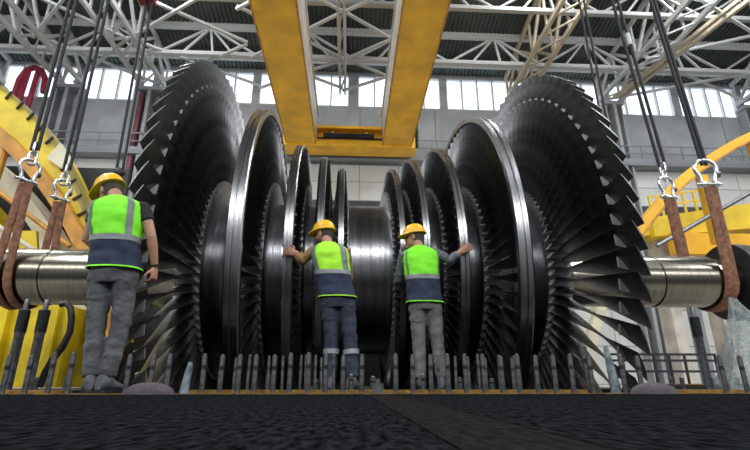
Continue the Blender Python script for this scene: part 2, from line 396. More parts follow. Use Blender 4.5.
for xx in (-1.3, 0.9):
    b = MB(); b.revolve([(27.3, 0.02), (27.3, 0.2), (27.5, 0.2), (27.5, 0.02)], 16, axis='y'); o = b.obj('wheel', 'dark_part', et); o.location = (xx, 0, 15.2)
    b = MB(); b.box((xx - 0.08, 27.5, 15.5), (xx + 0.08, 27.8, 15.8)); b.obj('lamp', 'white_box', et, 0)
b = MB(); rng = random.Random(3); rings = []
for i in range(11):
    zc = 15.9 - i * 0.19; wd = .22 + .08*math.sin(i*1.7) + .12*math.sin(i/10*PI)
    rings.append([(3.885 + max(0.0, .10 + .10*math.cos(a)) + rng.uniform(0, .03), 26.0 + wd * math.sin(a), zc + rng.uniform(-.03, .03)) for a in [2*PI*j/12 for j in range(12)]])
b.loft(rings); tag(b.obj('green_cloth', 'green_cloth'), 'dark green cloth hanging on the right crane girder', 'cloth')

# ------------------------------------------------------------------ turbine rotor
AX = Vector((0.25, 7.1, 1.58))
rot = thing('turbine_rotor', 'huge steel steam turbine rotor with mirrored rows of blades', 'turbine rotor', AX, R(1.5)); rot.rotation_euler = (0, R(-0.5), R(1.5))
b = MB()
b.revolve([(-2.3, 0.3), (-2.3, 1.05), (-1.9, 1.12), (-1.86, 1.17), (-1.62, 1.17), (-1.6, 1.12), (-0.46, 1.12), (-0.45, 1.10), (-0.37, 1.10), (-0.36, 1.12),
           (0.36, 1.12), (0.37, 1.10), (0.45, 1.10), (0.46, 1.12), (1.6, 1.12), (1.62, 1.17), (1.86, 1.17), (1.9, 1.12), (2.3, 1.05), (2.3, 0.3)], 128)
b.obj('drum', 'drum_steel', rot, 0.5)
for s in (-1, 1):
    b = MB(); sg = lambda L: [(s*x, r_) for x, r_ in L]
    b.revolve(sg([(2.2, 0.1), (2.2, 0.8), (2.7, 0.62), (3.1, 0.404), (4.52, 0.404), (4.53, 0.392), (4.56, 0.392), (4.57, 0.41), (5.5, 0.41), (5.52, 0.37), (5.9, 0.37), (5.9, 0.1)]), 96)
    sh = b.obj('shaft', 'shaft_steel', rot, 0.4)
    b = MB(); b.revolve(sg([(5.9, 0.1), (5.9, 0.62), (6.15, 0.62), (6.15, 0.45), (6.7, 0.45), (6.7, 0.1)]), 64); cp = b.obj('coupling_flange', 'dark_part', sh, 0.4)

def blade_mesh(name, r0, r1, c0, c1, s0, s1, t0, t1, mirror, nst=9, snub=None, pw=1.2, sweep=0.0):
    b = MB(); rings = []
    for i in range(nst):
        f = i / (nst - 1); r_ = r0 + (r1 - r0) * f; c = c0 + (c1 - c0) * f; s = R(s0 + (s1 - s0) * f ** pw); th = t0 + (t1 - t0) * f ** .7
        cx, cy = math.cos(s), -math.sin(s); nx, ny = math.sin(s), math.cos(s); cam_ = 0.16 * (1 - f * 0.8) * c
        ring = []
        us = (-.5, -.25, .05, .3, .5)
        for u in us: h = (1 - 4*u*u); ring.append((u*c, cam_*h + th*.5*h + .002))
        for u in us[::-1]: h = (1 - 4*u*u); ring.append((u*c, cam_*h - th*.5*h - .002))
        rings.append([(mirror*(p*cx + q*nx), p*cy + q*ny, r_) for p, q in ring])
    b.loft(rings)
    if snub:
        rs, sz = snub; f = (rs - r0) / (r1 - r0); s = R(s0 + (s1 - s0) * f ** pw); c = c0 + (c1 - c0) * f
        cx, cy = math.cos(s), -math.sin(s); nx, ny = math.sin(s), math.cos(s)
        for sd in (-1, 1):
            pts = [(-.3*c, 0), (.26*c, 0), (.0*c, sd*sz)]
            v = [(mirror*(p*cx + q*nx), p*cy + q*ny, z) for z in (rs - .012, rs + .012) for p, q in pts]
            b.add(v, [(0,1,2), (5,4,3), (0,3,4,1), (1,4,5,2), (2,5,3,0)], 1)
    # root platform
    w0 = 0.11 * c0 / 0.26
    b.add([(mirror*x, y, z) for z in (r0 - 0.045, r0 + 0.012) for x, y in ((-c0*.55, -w0*.25), (c0*.35, -w0*.42), (c0*.55, w0*.25), (-c0*.35, w0*.42))],
          [(0,1,2,3), (7,6,5,4), (0,4,5,1), (1,5,6,2), (2,6,7,3), (3,7,4,0)], 1)
    return b

stages = [  # offsets left and right, tip radius, root radius, wheel half width, blades, ring half width
    (0.41, 0.34, 1.69, 1.33, 0.10, 92, 0.034), (0.655, 0.605, 1.84, 1.37, 0.11, 92, 0.04), (1.0, 1.0, 2.006, 1.41, 0.125, 90, 0.052), (1.49, 1.52, 2.486, 1.437, 0.14, 72, 0.075), (2.25, 2.39, 3.08, 1.437, 0.17, 78, 0)]
stuff = MB()
for s in (-1, 1):
    for k, (ofl, ofr, rt, rr, hw, nb, rw) in enumerate(stages):
        x = -ofl if s < 0 else ofr
        b = MB(); b.revolve([(-hw, 0.9), (-hw, rr - .10), (-hw*.86, rr - .045), (hw*.86, rr - .045), (hw, rr - .10), (hw, 0.9)], 128)
        wh = b.obj('bladed_wheel', 'wheel_steel', rot, 0.5); wh.location = (x, 0, 0)
        if rw:
            b = MB(); h = 0.05 + .01*k
            b.revolve([(-rw, rt - h), (-rw, rt), (-rw*.30, rt), (-rw*.26, rt - .022), (rw*.12, rt - .022), (rw*.16, rt), (rw*.8, rt), (rw, rt - .012), (rw, rt - h)], 160)
            b.obj('shroud_ring', 'ring_steel', wh, 0.5)
        if k == 4: me = blade_mesh('blade', rr, rt, 0.27, 0.31, -12, 66, 0.05, 0.012, s, 10, (2.76, .06), 0.9).mesh('blade', ['blade_steel', 'snubber_steel'], 0.7)
        elif k == 3: me = blade_mesh('blade', rr, rt - .05, 0.21, 0.19, 0, 48, 0.045, 0.014, s, 8).mesh('blade', ['blade_steel', 'snubber_steel'], 0.7)
        else: me = None
        bb = blade_mesh('blade', rr, rt - .045, hw*1.6, hw*1.4, 5, 35, 0.03, 0.014, s, 5) if me is None else None
        for j in range(nb):
            th = 2*PI*(j + .3)/nb
            if me:
                o = link('blade', me, wh); o.rotation_euler = (th, 0, 0)
            else:
                c, q = math.cos(th), math.sin(th)
                o_ = len(stuff.v); stuff.v += [(vx + x, vy*c - vz*q, vy*q + vz*c) for vx, vy, vz in bb.v]
                stuff.f += [tuple(o_ + i for i in f) for f in bb.f]; stuff.mi += bb.mi
so = stuff.obj('inner_blades', ['blade_steel', 'snubber_steel'], rot, 0.7); so['kind'] = 'stuff'

# ------------------------------------------------------------------ lower casing with its flange, studs and pit
lc = thing('lower_casing', 'dark lower half casing with bolting flange under the rotor', 'casing', (0, 3.6, -2.4))
def lpart(b, name, m, sm=0):
    o = b.obj(name, m, lc, sm); o.matrix_local = Matrix.Translation((0, -3.6, 2.4)); return o
b = MB(); b.box((-4.28, 3.41, -0.25), (4.58, 3.86, 0.0)); lpart(b, 'flange', 'casing_dark')
b = MB(); b.box((-1.0, 3.87, -0.25), (1.42, 5.45, 0.0)); lpart(b, 'working_ledge', 'casing_dark')
b = MB(); b.box((-4.28, 3.87, -0.25), (-2.75, 10.88, 0.0)); lpart(b, 'flange', 'casing_dark')
b = MB(); b.box((3.2, 3.87, -0.25), (4.58, 10.88, 0.0)); lpart(b, 'flange', 'casing_dark')
b = MB(); b.box((-4.28, 3.5, -2.4), (4.58, 10.88, -2.2)); b.box((-4.28, 3.5, -2.2), (-4.1, 10.88, -.26)); b.box((4.4, 3.5, -2.2), (4.58, 10.88, -.26)); b.box((-4.1, 3.5, -2.2), (4.4, 3.7, -.26)); b.box((-4.1, 10.7, -2.2), (4.4, 10.88, -.26))
lpart(b, 'pit_shell', 'casing_dark')
b = MB(); b.box((-1.7, 10.95, 0), (2.2, 11.4, 1.0)); b.box((-1.8, 10.92, 1.0), (2.3, 11.45, 1.06)); tag(b.obj('casing_block', 'casing_dark', None, 0), 'added dark block standing in for the darkness behind the rotor drum', 'casing')  # added block that keeps the view under the drum dark
for xa, xb in ((-2.7, -2.04), (-1.15, 1.8), (2.45, 3.15)):
    b = MB(); b.box((xa, 3.66, 0.001), (xb, 3.80, 0.022)); o = tag(b.obj('timber_strip', 'yellow_edge', None, 0), {-2.7: 'yellow wooden strip on the flange by the left worker', -1.15: 'long yellow wooden strip behind the middle studs', 2.45: 'short yellow wooden strip at the right end of the flange'}[xa], 'strip')
b = MB(); b.box((3.22, 5.3, 0.001), (4.5, 5.45, 0.05)); b.box((3.22, 5.29, 0.05), (4.5, 5.46, 0.064), 1)
tag(b.obj('timber_beam', ['dark_part', 'yellow_edge'], None, 0), 'brown timber edged beam behind the two rightmost studs', 'beam')
b = MB(); b.box((-4.2, 3.388, 0.0), (4.4, 3.412, 0.004)); tag(b.obj('trim_1', 'yellow_edge', None, 0), kind='structure')

_stud = {}
def stud_meshes(rad, h):
    k = (round(rad, 4), round(h, 3))
    if k not in _stud:
        b = MB(); q = MB(); pr = []
        if rad < .038:
            b.revolve([(0, 0.001), (0, rad), (h*.60, rad), (h*.605, rad*.82), (h*.70, rad*.82), (h*.705, rad), (h*.95, rad), (h*.96, rad*.72), (h, rad*.66), (h, 0.001)], 14, axis='z')
            z0, z1, r_, nt_ = h*.61, h*.72, rad*.98, 9
        else:
            b.revolve([(0, 0.001), (0, rad*.9), (h*.60, rad*.9), (h*.62, rad), (h*.88, rad), (h*.89, rad*.5), (h*.985, rad*.5), (h, rad*.4), (h, 0.001)], 18, axis='z')
            z0, z1, r_, nt_ = h*.63, h*.875, rad*1.05, 26
        for i in range(nt_):
            z = z0 + i*(z1 - z0)/nt_; d = (z1 - z0)/nt_; pr += [(z, r_), (z + d*.33, r_*1.06), (z + d*.66, r_)]
        q.revolve([(z0, r_*.8)] + pr + [(z1, r_*.8)], 14, axis='z')
        _stud[k] = (b.mesh('stud', 'stud_steel', 0.5), q.mesh('thread', 'stud_dark', 0.5))
    return _stud[k]
ORD = ['first', 'second', 'third', 'fourth', 'fifth', 'sixth', 'seventh', 'eighth', 'ninth', 'tenth', 'eleventh', 'twelfth', 'thirteenth', 'fourteenth', 'fifteenth', 'sixteenth',
       'seventeenth', 'eighteenth', 'nineteenth', 'twentieth', 'twenty-first', 'twenty-second', 'twenty-third', 'twenty-fourth', 'twenty-fifth', 'twenty-sixth', 'twenty-seventh', 'twenty-eighth', 'twenty-ninth', 'thirtieth',
       'thirty-first', 'thirty-second', 'thirty-third', 'thirty-fourth', 'thirty-fifth', 'thirty-sixth', 'thirty-seventh', 'thirty-eighth', 'thirty-ninth', 'fortieth']
def stud(x, y, rad, h, label, group, lean=0.0, z=0.0):
    a, t = stud_meshes(rad, h)
    o = link('flange_stud', a); o.location = (x, y, z); o.rotation_euler = (0, lean, 0); tag(o, label, 'stud', group)
    c = link('thread', t, o); return o
front_x = [-2.31, -2.17, -2.02, -1.89, -1.51, -1.35, -1.24, -1.0, -0.88, -0.76, -0.65, -0.52, -0.41, -0.28, -0.16, -0.04, 0.09, 0.33, 0.45, 0.58, 0.7, 0.83, 0.96, 1.09, 1.21, 1.34, 1.47, 1.6, 1.74, 1.98, 2.1, 2.73, 2.88]
for i, x in enumerate(front_x):
    stud(x, 3.46 + random.uniform(-.006, .006), 0.0175, 0.265 + random.uniform(-.008, .012), 'steel flange stud, %s from the left in the front row' % ORD[i], 'front row of flange studs', random.uniform(-.015, .015))
k = 0
for x in [-0.92, -0.8, -0.64, -0.53, -0.39, -0.34, -0.27, -0.22, -0.12, 0.74, 0.86, 0.98, 1.05, 1.12, 1.22, 1.33, 1.38]:
    h = random.choice((.29, .30, .27, .28)); stud(x, 3.92 + random.uniform(0, .12), 0.0125, h, 'thin steel stud, %s from the left in the rear row behind the front studs' % ORD[k], 'rear row of thin studs', random.uniform(-.02, .02)); k += 1
k = 0
for x in [-0.66, -0.27, 0.02, 0.2, 0.62, 0.93, 1.2]:
    stud(x, 4.1, 0.022, 0.10 + random.uniform(0, .05), 'short stubby stud, %s from the left among the rear studs' % ORD[k], 'short studs on the ledge'); k += 1
for i, x in enumerate((-3.04, -2.86)):
    stud(x, 4.6, 0.045, 0.82, ('thick tall stud under the left shaft, nearest the picture edge', 'thick tall stud under the left shaft, nearer the worker')[i], 'tall casing studs')
stud(3.46, 4.6, 0.042, 0.80, 'thick tall stud standing under the right shaft', 'tall casing studs')
stud(1.86, 3.72, 0.03, 0.36, 'stout stud leaning among the lower right blades', 'stout studs by the wheels', -.08); 
k = 0
for x, y in ((-3.3, 5.0), (-3.1, 5.1), (-2.84, 5.15), (3.3, 4.9), (3.55, 5.1), (3.8, 5.0), (4.0, 4.9)):
    stud(x, y, 0.022, 0.13, 'small dark stud, %s from the left on the side flanges' % ORD[k], 'small studs on the side flanges'); k += 1
# wrapped stud and little clamp
b = MB(); b.tube([(-1.13, 3.5, 0), (-1.13, 3.5, .03), (-1.115, 3.5, .15), (-1.11, 3.5, .21)], [.034, .03, .024, .014], 12); tag(b.obj('wrapped_stud', 'bluish_wrap'), 'stud wrapped in pale bluish tape beside the left mound', 'stud')
b = MB(); b.tube([(1.93, 3.5, 0), (1.93, 3.5, .06), (1.91, 3.5, .22), (1.90, 3.5, .33)], [.036, .032, .026, .014], 12); tag(b.obj('wrapped_stud', 'bluish_wrap'), 'stud wrapped in grey tape beside the right mound', 'stud')
b = MB(); b.box((.17, 3.47, 0), (.245, 3.55, .07)); b.box((.19, 3.49, .07), (.22, 3.53, .10)); tag(b.obj('clamp_block', 'stud_steel', None, 0), 'small grey clamp block in the gap between the front studs', 'block')
# low mounds
for x, lb in ((-1.30, 'low rounded grey purple pad on the deck edge right of the left worker'), (2.10, 'low rounded grey purple pad on the deck edge under the right wheel')):
    b = MB(); rings = []
    for i in range(8):
        f = i / 7; rr = math.cos(f*PI/2*.96); rings.append([(x + .165*rr*math.cos(a), 3.33 + .07*rr*math.sin(a) - 0.0, .075*math.sin(f*PI/2)) for a in [2*PI*j/24 for j in range(24)]])
    b.loft(rings); tag(b.obj('rubber_pad', 'mat_purple'), lb, 'pad')

# ------------------------------------------------------------------ slings, shackles and ropes
def bez(p0, p1, p2, p3, n=12):
    p0, p1, p2, p3 = map(Vector, (p0, p1, p2, p3))
    return [p0*(1-t)**3 + p1*3*t*(1-t)**2 + p2*3*t*t*(1-t) + p3*t**3 for t in [i/n for i in range(n+1)]]
def shackle(p, rz, label, sc=1.0, tilt=0.0):
    t = thing('bow_shackle', label, 'shackle', p, rz, 'bow shackles on the slings'); t.rotation_euler = (0, tilt, rz)
    b = MB(); pts = []
    for x, z in ((-.105, -.16), (-.105, -.10), (-.12, -.03), (-.16, .05), (-.17, .12), (-.14, .19), (-.075, .235), (0, .25), (.075, .235), (.14, .19), (.17, .12), (.16, .05), (.12, -.03), (.105, -.10), (.105, -.16)): pts.append((x*sc, 0, z*sc))
    b.tube(pts, .032*sc, 12, ref=(0, 1, 0)); b.obj('bow', 'galvanised', t)
    for s in (-1, 1):
        b = MB(); b.revolve([(-.03*sc, .001), (-.03*sc, .058*sc), (.03*sc, .058*sc), (.03*sc, .001)], 16); o = b.obj('eye', 'galvanised', t); o.location = (s*.095*sc, 0, -.17*sc)
    b = MB(); b.tube([(-.19*sc, 0, -.17*sc), (.19*sc, 0, -.17*sc)], .03*sc, 10, ref=(0, 1, 0)); b.obj('pin', 'galvanised', t)
    b = MB(); b.revolve([(.13*sc, .001), (.13*sc, .055*sc), (.19*sc, .055*sc), (.19*sc, .001)], 6); b.obj('nut', 'stud_steel', t)
    return t
def rope(p, q, rad, label, group='wire ropes'):
    b = MB(); P = Vector(p); Q = Vector(q); n = 60; L = (Q-P).length
    b.tube([P, Q], rad, 10); o = b.obj('wire_rope', 'rope_steel'); tag(o, label, 'rope', group); return o
def strap_run(b, pts, wd, th):
    b.tube(pts, [(wd*(1 + .06*math.sin(i*1.9)), th*(1 + .15*math.sin(i*2.7))) for i in range(len(pts))], 12, ref=(1, 0, 0))
def sling(xc, cy, zf, zr, label, gap, wd, dxf=0.0, dxr=0.0):
    t = thing('lifting_sling', label, 'sling', (xc, cy, 1.12), 0, 'round slings under the shaft ends')
    r_ = 0.45; cz = 1.58 + (xc - .25) * .0087
    for s in (-1, 1):
        x = xc + s*gap; pts = []
        top_f = Vector((xc + dxf + s*.045, cy - .47, zf)); top_r = Vector((xc + dxr + s*.045, cy + .47, zr))
        a0 = R(10)
        pf = Vector((x, cy - r_, cz + .05)); prr = Vector((x, cy + r_, cz + .05))
        pts += [top_f.lerp(pf, i/6) for i in range(6)]
        for i in range(13):
            a = PI + PI * i / 12
            pts.append(Vector((x, cy + r_*math.cos(a), cz + .05*(1 - i/12 if i < 1 else 0) + r_*math.sin(a))))
        pts += [prr.lerp(top_r, i/6) for i in range(1, 7)]
        b = MB(); strap_run(b, pts, wd, .03); o = b.obj('strap', 'strap', t); o.matrix_local = Matrix.Translation((-xc, -cy, -1.12))
    return t
sling(-4.74, 6.97, 2.80, 2.88, 'brown padded lifting sling under the left shaft end', .085, .058, .04, -.03)
sling(5.85, 7.25, 3.16, 3.29, 'brown padded lifting sling under the right shaft end', .045, .07, 0, -.03)
shackle((-4.70, 6.50, 2.98), R(60), 'shiny bow shackle nearest the left picture edge, above the front sling leg', .8)
shackle((-4.78, 7.44, 3.07), R(60), 'shiny bow shackle behind, above the rear leg of the left sling', .8)
shackle((5.84, 6.78, 3.33), R(-4), 'large shiny bow shackle on the front leg of the right sling', 1.05)
shackle((5.82, 7.72, 3.47), R(10), 'shiny bow shackle on the rear leg of the right sling, with a chain link', .95)
def chain(p, n, label):
    t = thing('chain', label, 'chain', p)
    for i in range(n):
        b = MB(); pts = []
        for j in range(17):
            a = 2*PI*j/16; pts.append((.05*math.cos(a), 0, .10 + (.055 if math.sin(a) > 0 else -.055) + .05*math.sin(a)))
        b.tube(pts, .02, 8, ref=(0, 1, 0)); o = b.obj('chain_link', 'galvanised', t); o.location = (0, 0, i*.155); o.rotation_euler = (0, 0, i*PI/2 + .4)
chain((-4.70, 6.50, 3.10), 2, 'two chain links above the left front shackle')
chain((-4.78, 7.44, 3.18), 2, 'two chain links above the left rear shackle')
chain((5.82, 7.72, 3.64), 2, 'two chain links above the right rear shackle')
def rope_pair(x, y, z, dx, lb, rad=.028, gap=.06, zt=16.0, yt=None, z2=None):
    yt = yt or y
    for s, w_ in ((-1, 'left'), (1, 'right')):
        rope((x + s*gap, y, z), (x + s*gap + dx*(zt - z), yt, zt), rad, 'dark wire rope, %s strand of the pair %s' % (w_, lb))
rope_pair(-4.70, 6.50, 3.34, .002, 'above the left front shackle', .026, .045)
rope_pair(-4.78, 7.44, 3.46, 0, 'above the left rear shackle', .026, .05)
rope_pair(-3.74, 7.1, 3.25, -.012, 'rising behind the left worker helmet', .022, .05)
rope_pair(5.82, 7.72, 3.94, -.068, 'above the right rear shackle', .03, .06)
rope_pair(5.84, 6.78, 3.50, -.065, 'above the large right shackle', .031, .036)
rope_pair(4.55, 7.21, 2.03, -.010, 'rising behind the right bladed wheel', .02, .05)
b = MB(); b.ell((-3.74, 7.1, 3.28), (.10, .06, .09)); tag(b.obj('rope_socket', 'dark_part'), 'dark rope socket just above the left worker helmet', 'socket')
b = MB(); b.tube([(5.88 - .068*2.75, 7.72, 6.69), (5.88 - .068*3.03, 7.72, 6.97)], .045, 10); tag(b.obj('rope_tag', 'white_box'), 'white marker sleeve on the right ropes near the top', 'sleeve')
b = MB(); b.box((-3.98, 6.98, 6.72), (-3.7, 7.2, 6.95)); tag(b.obj('hook_block', 'red_paint', None, 0), 'small red block where the ropes meet the top edge', 'block')

# ------------------------------------------------------------------ yellow casing arch at the left
ca = thing('casing_arch', 'big yellow upper half casing arch behind the left shaft', 'casing', (-12.6, 9.8, 0))
def arc_band(r0, r1, y0, y1, a0, a1, name, m, parent, n=40, cx=0.0, cz=0.53, c2=None, a2=None):
    b = MB(); rings = []; dx, dz = c2 or (cx, cz)
    for i in range(n + 1):
        a = R(a0 + (a1 - a0) * i / n); c, q = math.cos(a), math.sin(a)
        e = R(a2[0] + (a2[1] - a2[0]) * i / n) if a2 else a; c2_, q2 = math.cos(e), math.sin(e)
        rings.append([(cx + r0*c, y0, cz + r0*q), (dx + r1*c2_, y0, dz + r1*q2), (dx + r1*c2_, y1, dz + r1*q2), (cx + r0*c, y1, cz + r0*q)])
    b.loft(rings); return b.obj(name, m, parent, 0.5)
ICX, ICZ, IR = -1.3, -2.53, 9.98
shell = arc_band(IR, 7.52, 0.0, 0.6, 20, 76, 'shell', 'casing_yellow', ca, 40, ICX, ICZ, (0, .53), (3, 84))
arc_band(IR - .22, IR + .06, -0.22, 0.0, 20, 76, 'flange', 'flange_orange', ca, 40, ICX, ICZ)
arc_band(7.48, 7.55, -0.04, 0.3, 2, 80, 'outer_rim', 'rim_olive', ca)
for i in range(22):
    a = R(8 + i*3.1); b = MB(); c, q = math.cos(a), math.sin(a)
    b.bar((7.36*c, -.02, .53 + 7.36*q), (7.58*c, -.07, .53 + 7.58*q), .035, .05); b.obj('rib', 'dark_part', shell, 0)
arc_band(IR - .95, IR - .6, 0.3, 0.9, 20, 76, 'inner_ring', 'cream', ca, 40, ICX, ICZ)
arc_band(IR - 1.9, IR - 1.35, 0.2, 1.0, 20, 76, 'inner_ring', 'casing_yellow', ca, 40, ICX, ICZ)
b = MB(); b.box((2.0, 1.3, .2), (7.0, 1.4, 5.2)); b.obj('back_plate', 'dark_part', ca, 0)
for xa, xb, za, zb in ((4.9, 4.95, 3.4, 5.0), (3.9, 3.95, 4.6, 5.7)):
    b = MB(); b.tube([(xa, -.1, za), (xb, -.1, zb)], .09, 10); b.obj('post', 'flange_orange', ca)
for p, q, m in (((3.6, -.3, 5.0), (6.9, -.3, 2.7), 'flange_orange'), ((3.6, -.4, 4.2), (6.6, -.4, 2.4), 'cream')):
    b = MB(); b.tube([p, q], .05, 8); b.obj('tie_rod', m, ca)
for xa, xb, m in ((6.2, 6.55, 'casing_yellow'), (6.6, 6.85, 'cream'), (5.7, 5.9, 'cream')):
    b = MB(); b.add([(xa, -.05, 1.0), (xb, -.05, 1.0), (xb - .55, -.05, 3.1), (xa - .55, -.05, 3.1), (xa, .3, 1.0), (xb, .3, 1.0), (xb - .55, .3, 3.1), (xa - .55, .3, 3.1)], [(0,1,2,3), (7,6,5,4), (0,4,5,1), (1,5,6,2), (2,6,7,3), (3,7,4,0)]); b.obj('gusset', m, ca, 0)
b = MB(); b.add([(5.9, -.12, 4.75), (6.35, -.12, 4.45), (6.42, -.12, 4.75), (6.1, -.12, 5.15), (5.9, 0, 4.75), (6.35, 0, 4.45), (6.42, 0, 4.75), (6.1, 0, 5.15)], [(0,1,2,3), (7,6,5,4), (0,4,5,1), (1,5,6,2), (2,6,7,3), (3,7,4,0)]); b.obj('lug_plate', 'cream', ca, 0)
# base pedestal
b = MB(); b.box((1.4, -.6, 0), (7.35, 1.7, 1.45)); pd = b.obj('pedestal', 'casing_yellow', ca, 0)
for xx in (5.35, 6.25, 7.15):
    b = MB(); b.box((xx - .05, -.72, 0), (xx + .05, -.6, 1.45)); b.obj('stiffener', 'casing_yellow', pd, 0)
# black hose
b = MB(); b.tube([(-2.79, 4.7, .79), (-2.74, 4.7, .80), (-2.69, 4.7, .76), (-2.66, 4.7, .66), (-2.65, 4.7, .53), (-2.69, 4.7, .39), (-2.76, 4.7, .27), (-2.80, 4.7, .16), (-2.82, 4.7, .034)], .03, 12, ref=(0, 1, 0))
tag(b.obj('black_hose', 'hose_black'), 'black curved hose standing before the yellow pedestal at left', 'hose')

# ------------------------------------------------------------------ yellow arch and machine at the right
ra = thing('casing_arch', 'orange yellow arched beam behind the right shackles', 'casing', (19.6, 14.0, 0))
arc_band(13.22, 13.5, 0, .3, 148.5, 163.7, 'arch_foot', 'cream', ra, 14, 0, -3.8)
ab = arc_band(13.22, 13.5, 0, .3, 96, 148.5, 'arch_beam', 'crane_yellow', ra, 50, 0, -3.8)
arc_band(13.17, 13.23, -.05, .33, 96, 148.5, 'arch_lip', 'flange_orange', ra, 50, 0, -3.8)
for xx in (-7.6, -5.4):
    b = MB(); zz = -3.8 + math.sqrt(12.9**2 - xx*xx); b.box((xx - .14, .05, 4.4), (xx + .14, .3, zz + .2)); b.obj('post', 'crane_yellow', ra, 0)
b = MB(); b.tube([(-9.9, -.15, 4.2), (-4.6, -.15, 7.0)], .07, 8); b.obj('tie_rod', 'stud_steel', ra)

mc = thing('yellow_platform', 'bright yellow platform with railing behind the right sling', 'platform', (12.9, 16.0, 1.2))
def mpart(b, n_, m, sm=0): return b.obj(n_, m, mc, sm)
b = MB(); b.add([(-1.7, 0, 4.0), (3.6, 0, 4.55), (3.6, 0, 5.6), (-1.7, 0, 4.75), (-1.7, 2.2, 4.0), (3.6, 2.2, 4.55), (3.6, 2.2, 5.6), (-1.7, 2.2, 4.75)], [(0,1,2,3), (7,6,5,4), (0,4,5,1), (1,5,6,2), (2,6,7,3), (3,7,4,0)]); mpart(b, 'deck_box', 'machine_yellow')
b = MB(); b.box((-2.2, .2, 4.1), (-1.7, 1.8, 4.7)); mpart(b, 'end_box', 'machine_yellow')
for xx in (-1.3, .6, 2.4):
    b = MB(); b.box((xx, .5, -1.2), (xx + .4, 1.2, 4.3)); mpart(b, 'leg', 'crane_grey')
for xx in (-1.6, -1.15, -.7, -.25, .2, .65):
    b = MB(); zb = 4.75 + (xx + 1.7) * .16; b.bar((xx, .05, zb), (xx, .05, zb + .85), .07); mpart(b, 'railing_post', 'machine_yellow')
for dz in (.42, .82):
    b = MB(); b.bar((-1.65, .05, 4.76 + dz), (.7, .05, 5.13 + dz), .06); mpart(b, 'railing', 'machine_yellow')
b = MB(); b.box((-1.2, -.2, 3.3), (3.6, .1, 4.1)); mpart(b, 'lower_girder', 'crane_yellow')
t = thing('twin_pipe_ends', 'pair of black round pipe ends between the right slings', 'pipe', (7.85, 10.0, 0))
for xx, yy in ((0, 0), (.38, .15)):
    b = MB(); b.revolve([(0, .16), (0, .23), (1.2, .23), (1.2, .16)], 20, axis='y'); o = b.obj('pipe_end', 'dark_part', t); o.location = (xx, yy, 2.58)
b = MB(); b.box((-.1, .3, 0), (.1, .5, 2.4)); b.obj('pipe_stand', 'column_grey', t, 0)
b = MB(); b.box((-.15, .2, 2.3), (.6, .8, 2.36)); b.obj('pipe_shelf', 'column_grey', t, 0)
# steel railing at lower right
t = thing('low_railing', 'low dark steel railing below the right shaft', 'railing', (4.2, 6.4, 0))
for z in (.22, .36, .44): beam('rail', (3.45, 6.4, z), (5.0, 6.4, z), .03, .03, 'stud_dark', t)
for k in range(8): beam('railing_post', (3.47 + k*.217, 6.4, 0), (3.47 + k*.217, 6.4, .44), .025, .025, 'stud_dark', t)
# clear plastic sheet
b = MB(); rings = []
for i in range(19):
    f = i / 18; z = .83 * (1 - f) ** .9; wd = .06 + .5 * f ** 1.1
    ring = []
    for j in range(33):
        a = 2*PI*j/32; fold = 1 + .22*math.sin(a*5 + f*3) * f + .12*math.sin(a*11 + 1.7*f*4)
        ring.append((3.70 + .22*f + wd*.85*math.cos(a)*fold, 4.35 + .30*f*math.sin(a)*fold + .02*math.cos(a), z + .016 + .012*math.sin(a*7 + f*9)))
    rings.append(ring[:-1])
b.loft(rings, False); b.add(rings[0], [tuple(range(32))]); tag(b.obj('plastic_sheet', 'plastic_film', None, 1.2), 'crumpled clear plastic sheet draped beside the right tall stud', 'sheet')
# things glimpsed through the left blades
b = MB(); b.box((-5.15, 11.2, 0), (-1.95, 11.7, 1.9)); b.box((-5.18, 11.15, 1.9), (-1.9, 11.75, 1.96)); tag(b.obj('casing_block', 'casing_dark', None, 0), 'long added dark block standing in for the darkness behind the left blades', 'casing')  # added block, puts darkness behind the left blades in front of the wall
for i, (x, y, z, sx, sz, lb) in enumerate(((-3.55, 10.95, 0, .22, 1.0, 'narrow white crate glimpsed through the left blades'), (-3.05, 10.95, 0, .2, 1.25, 'taller narrow white crate glimpsed through the left blades'))):
    b = MB(); b.box((x, y, z), (x + sx, y + .15, z + sz)); b.box((x - .02, y - .02, z + sz), (x + sx + .02, y + .17, z + sz + .05)); b.box((x + .05, y - .015, z + .1), (x + sx - .05, y, z + sz - .1)); tag(b.obj('crate', 'white_box', None, 0), lb, 'crate')

# ------------------------------------------------------------------ people
def remesh(mb, voxel, name, m, parent, smooth_it=4, wr=0.0, ws=9.0):
    me = bpy.data.meshes.new(name); me.from_pydata(mb.v, [], mb.f)
    bm = bmesh.new(); bm.from_mesh(me); bmesh.ops.recalc_face_normals(bm, faces=bm.faces); bm.to_mesh(me); bm.free()
    o = link('tmp', me); md = o.modifiers.new('r', 'REMESH'); md.mode = 'VOXEL'; md.voxel_size = voxel; md.use_smooth_shade = True
    sm = o.modifiers.new('s', 'SMOOTH'); sm.iterations = smooth_it; sm.factor = 0.5
    dg = bpy.context.evaluated_depsgraph_get(); dg.update()
    me2 = bpy.data.meshes.new_from_object(o.evaluated_get(dg)); bpy.data.objects.remove(o)
    if wr:
        for v in me2.vertices:
            n_ = noise.noise(Vector((v.co.x*ws*.7, v.co.y*ws*.7, v.co.z*ws*1.6))) + .5*noise.noise(Vector((v.co.x*ws*2, v.co.y*ws*2, v.co.z*ws*4)))
            v.co += v.normal * (n_ * wr)
    me2.name = name; me2.materials.clear(); me2.materials.append(MATS[m]); me2.shade_smooth(); me2.update()
    return link(name, me2, parent)
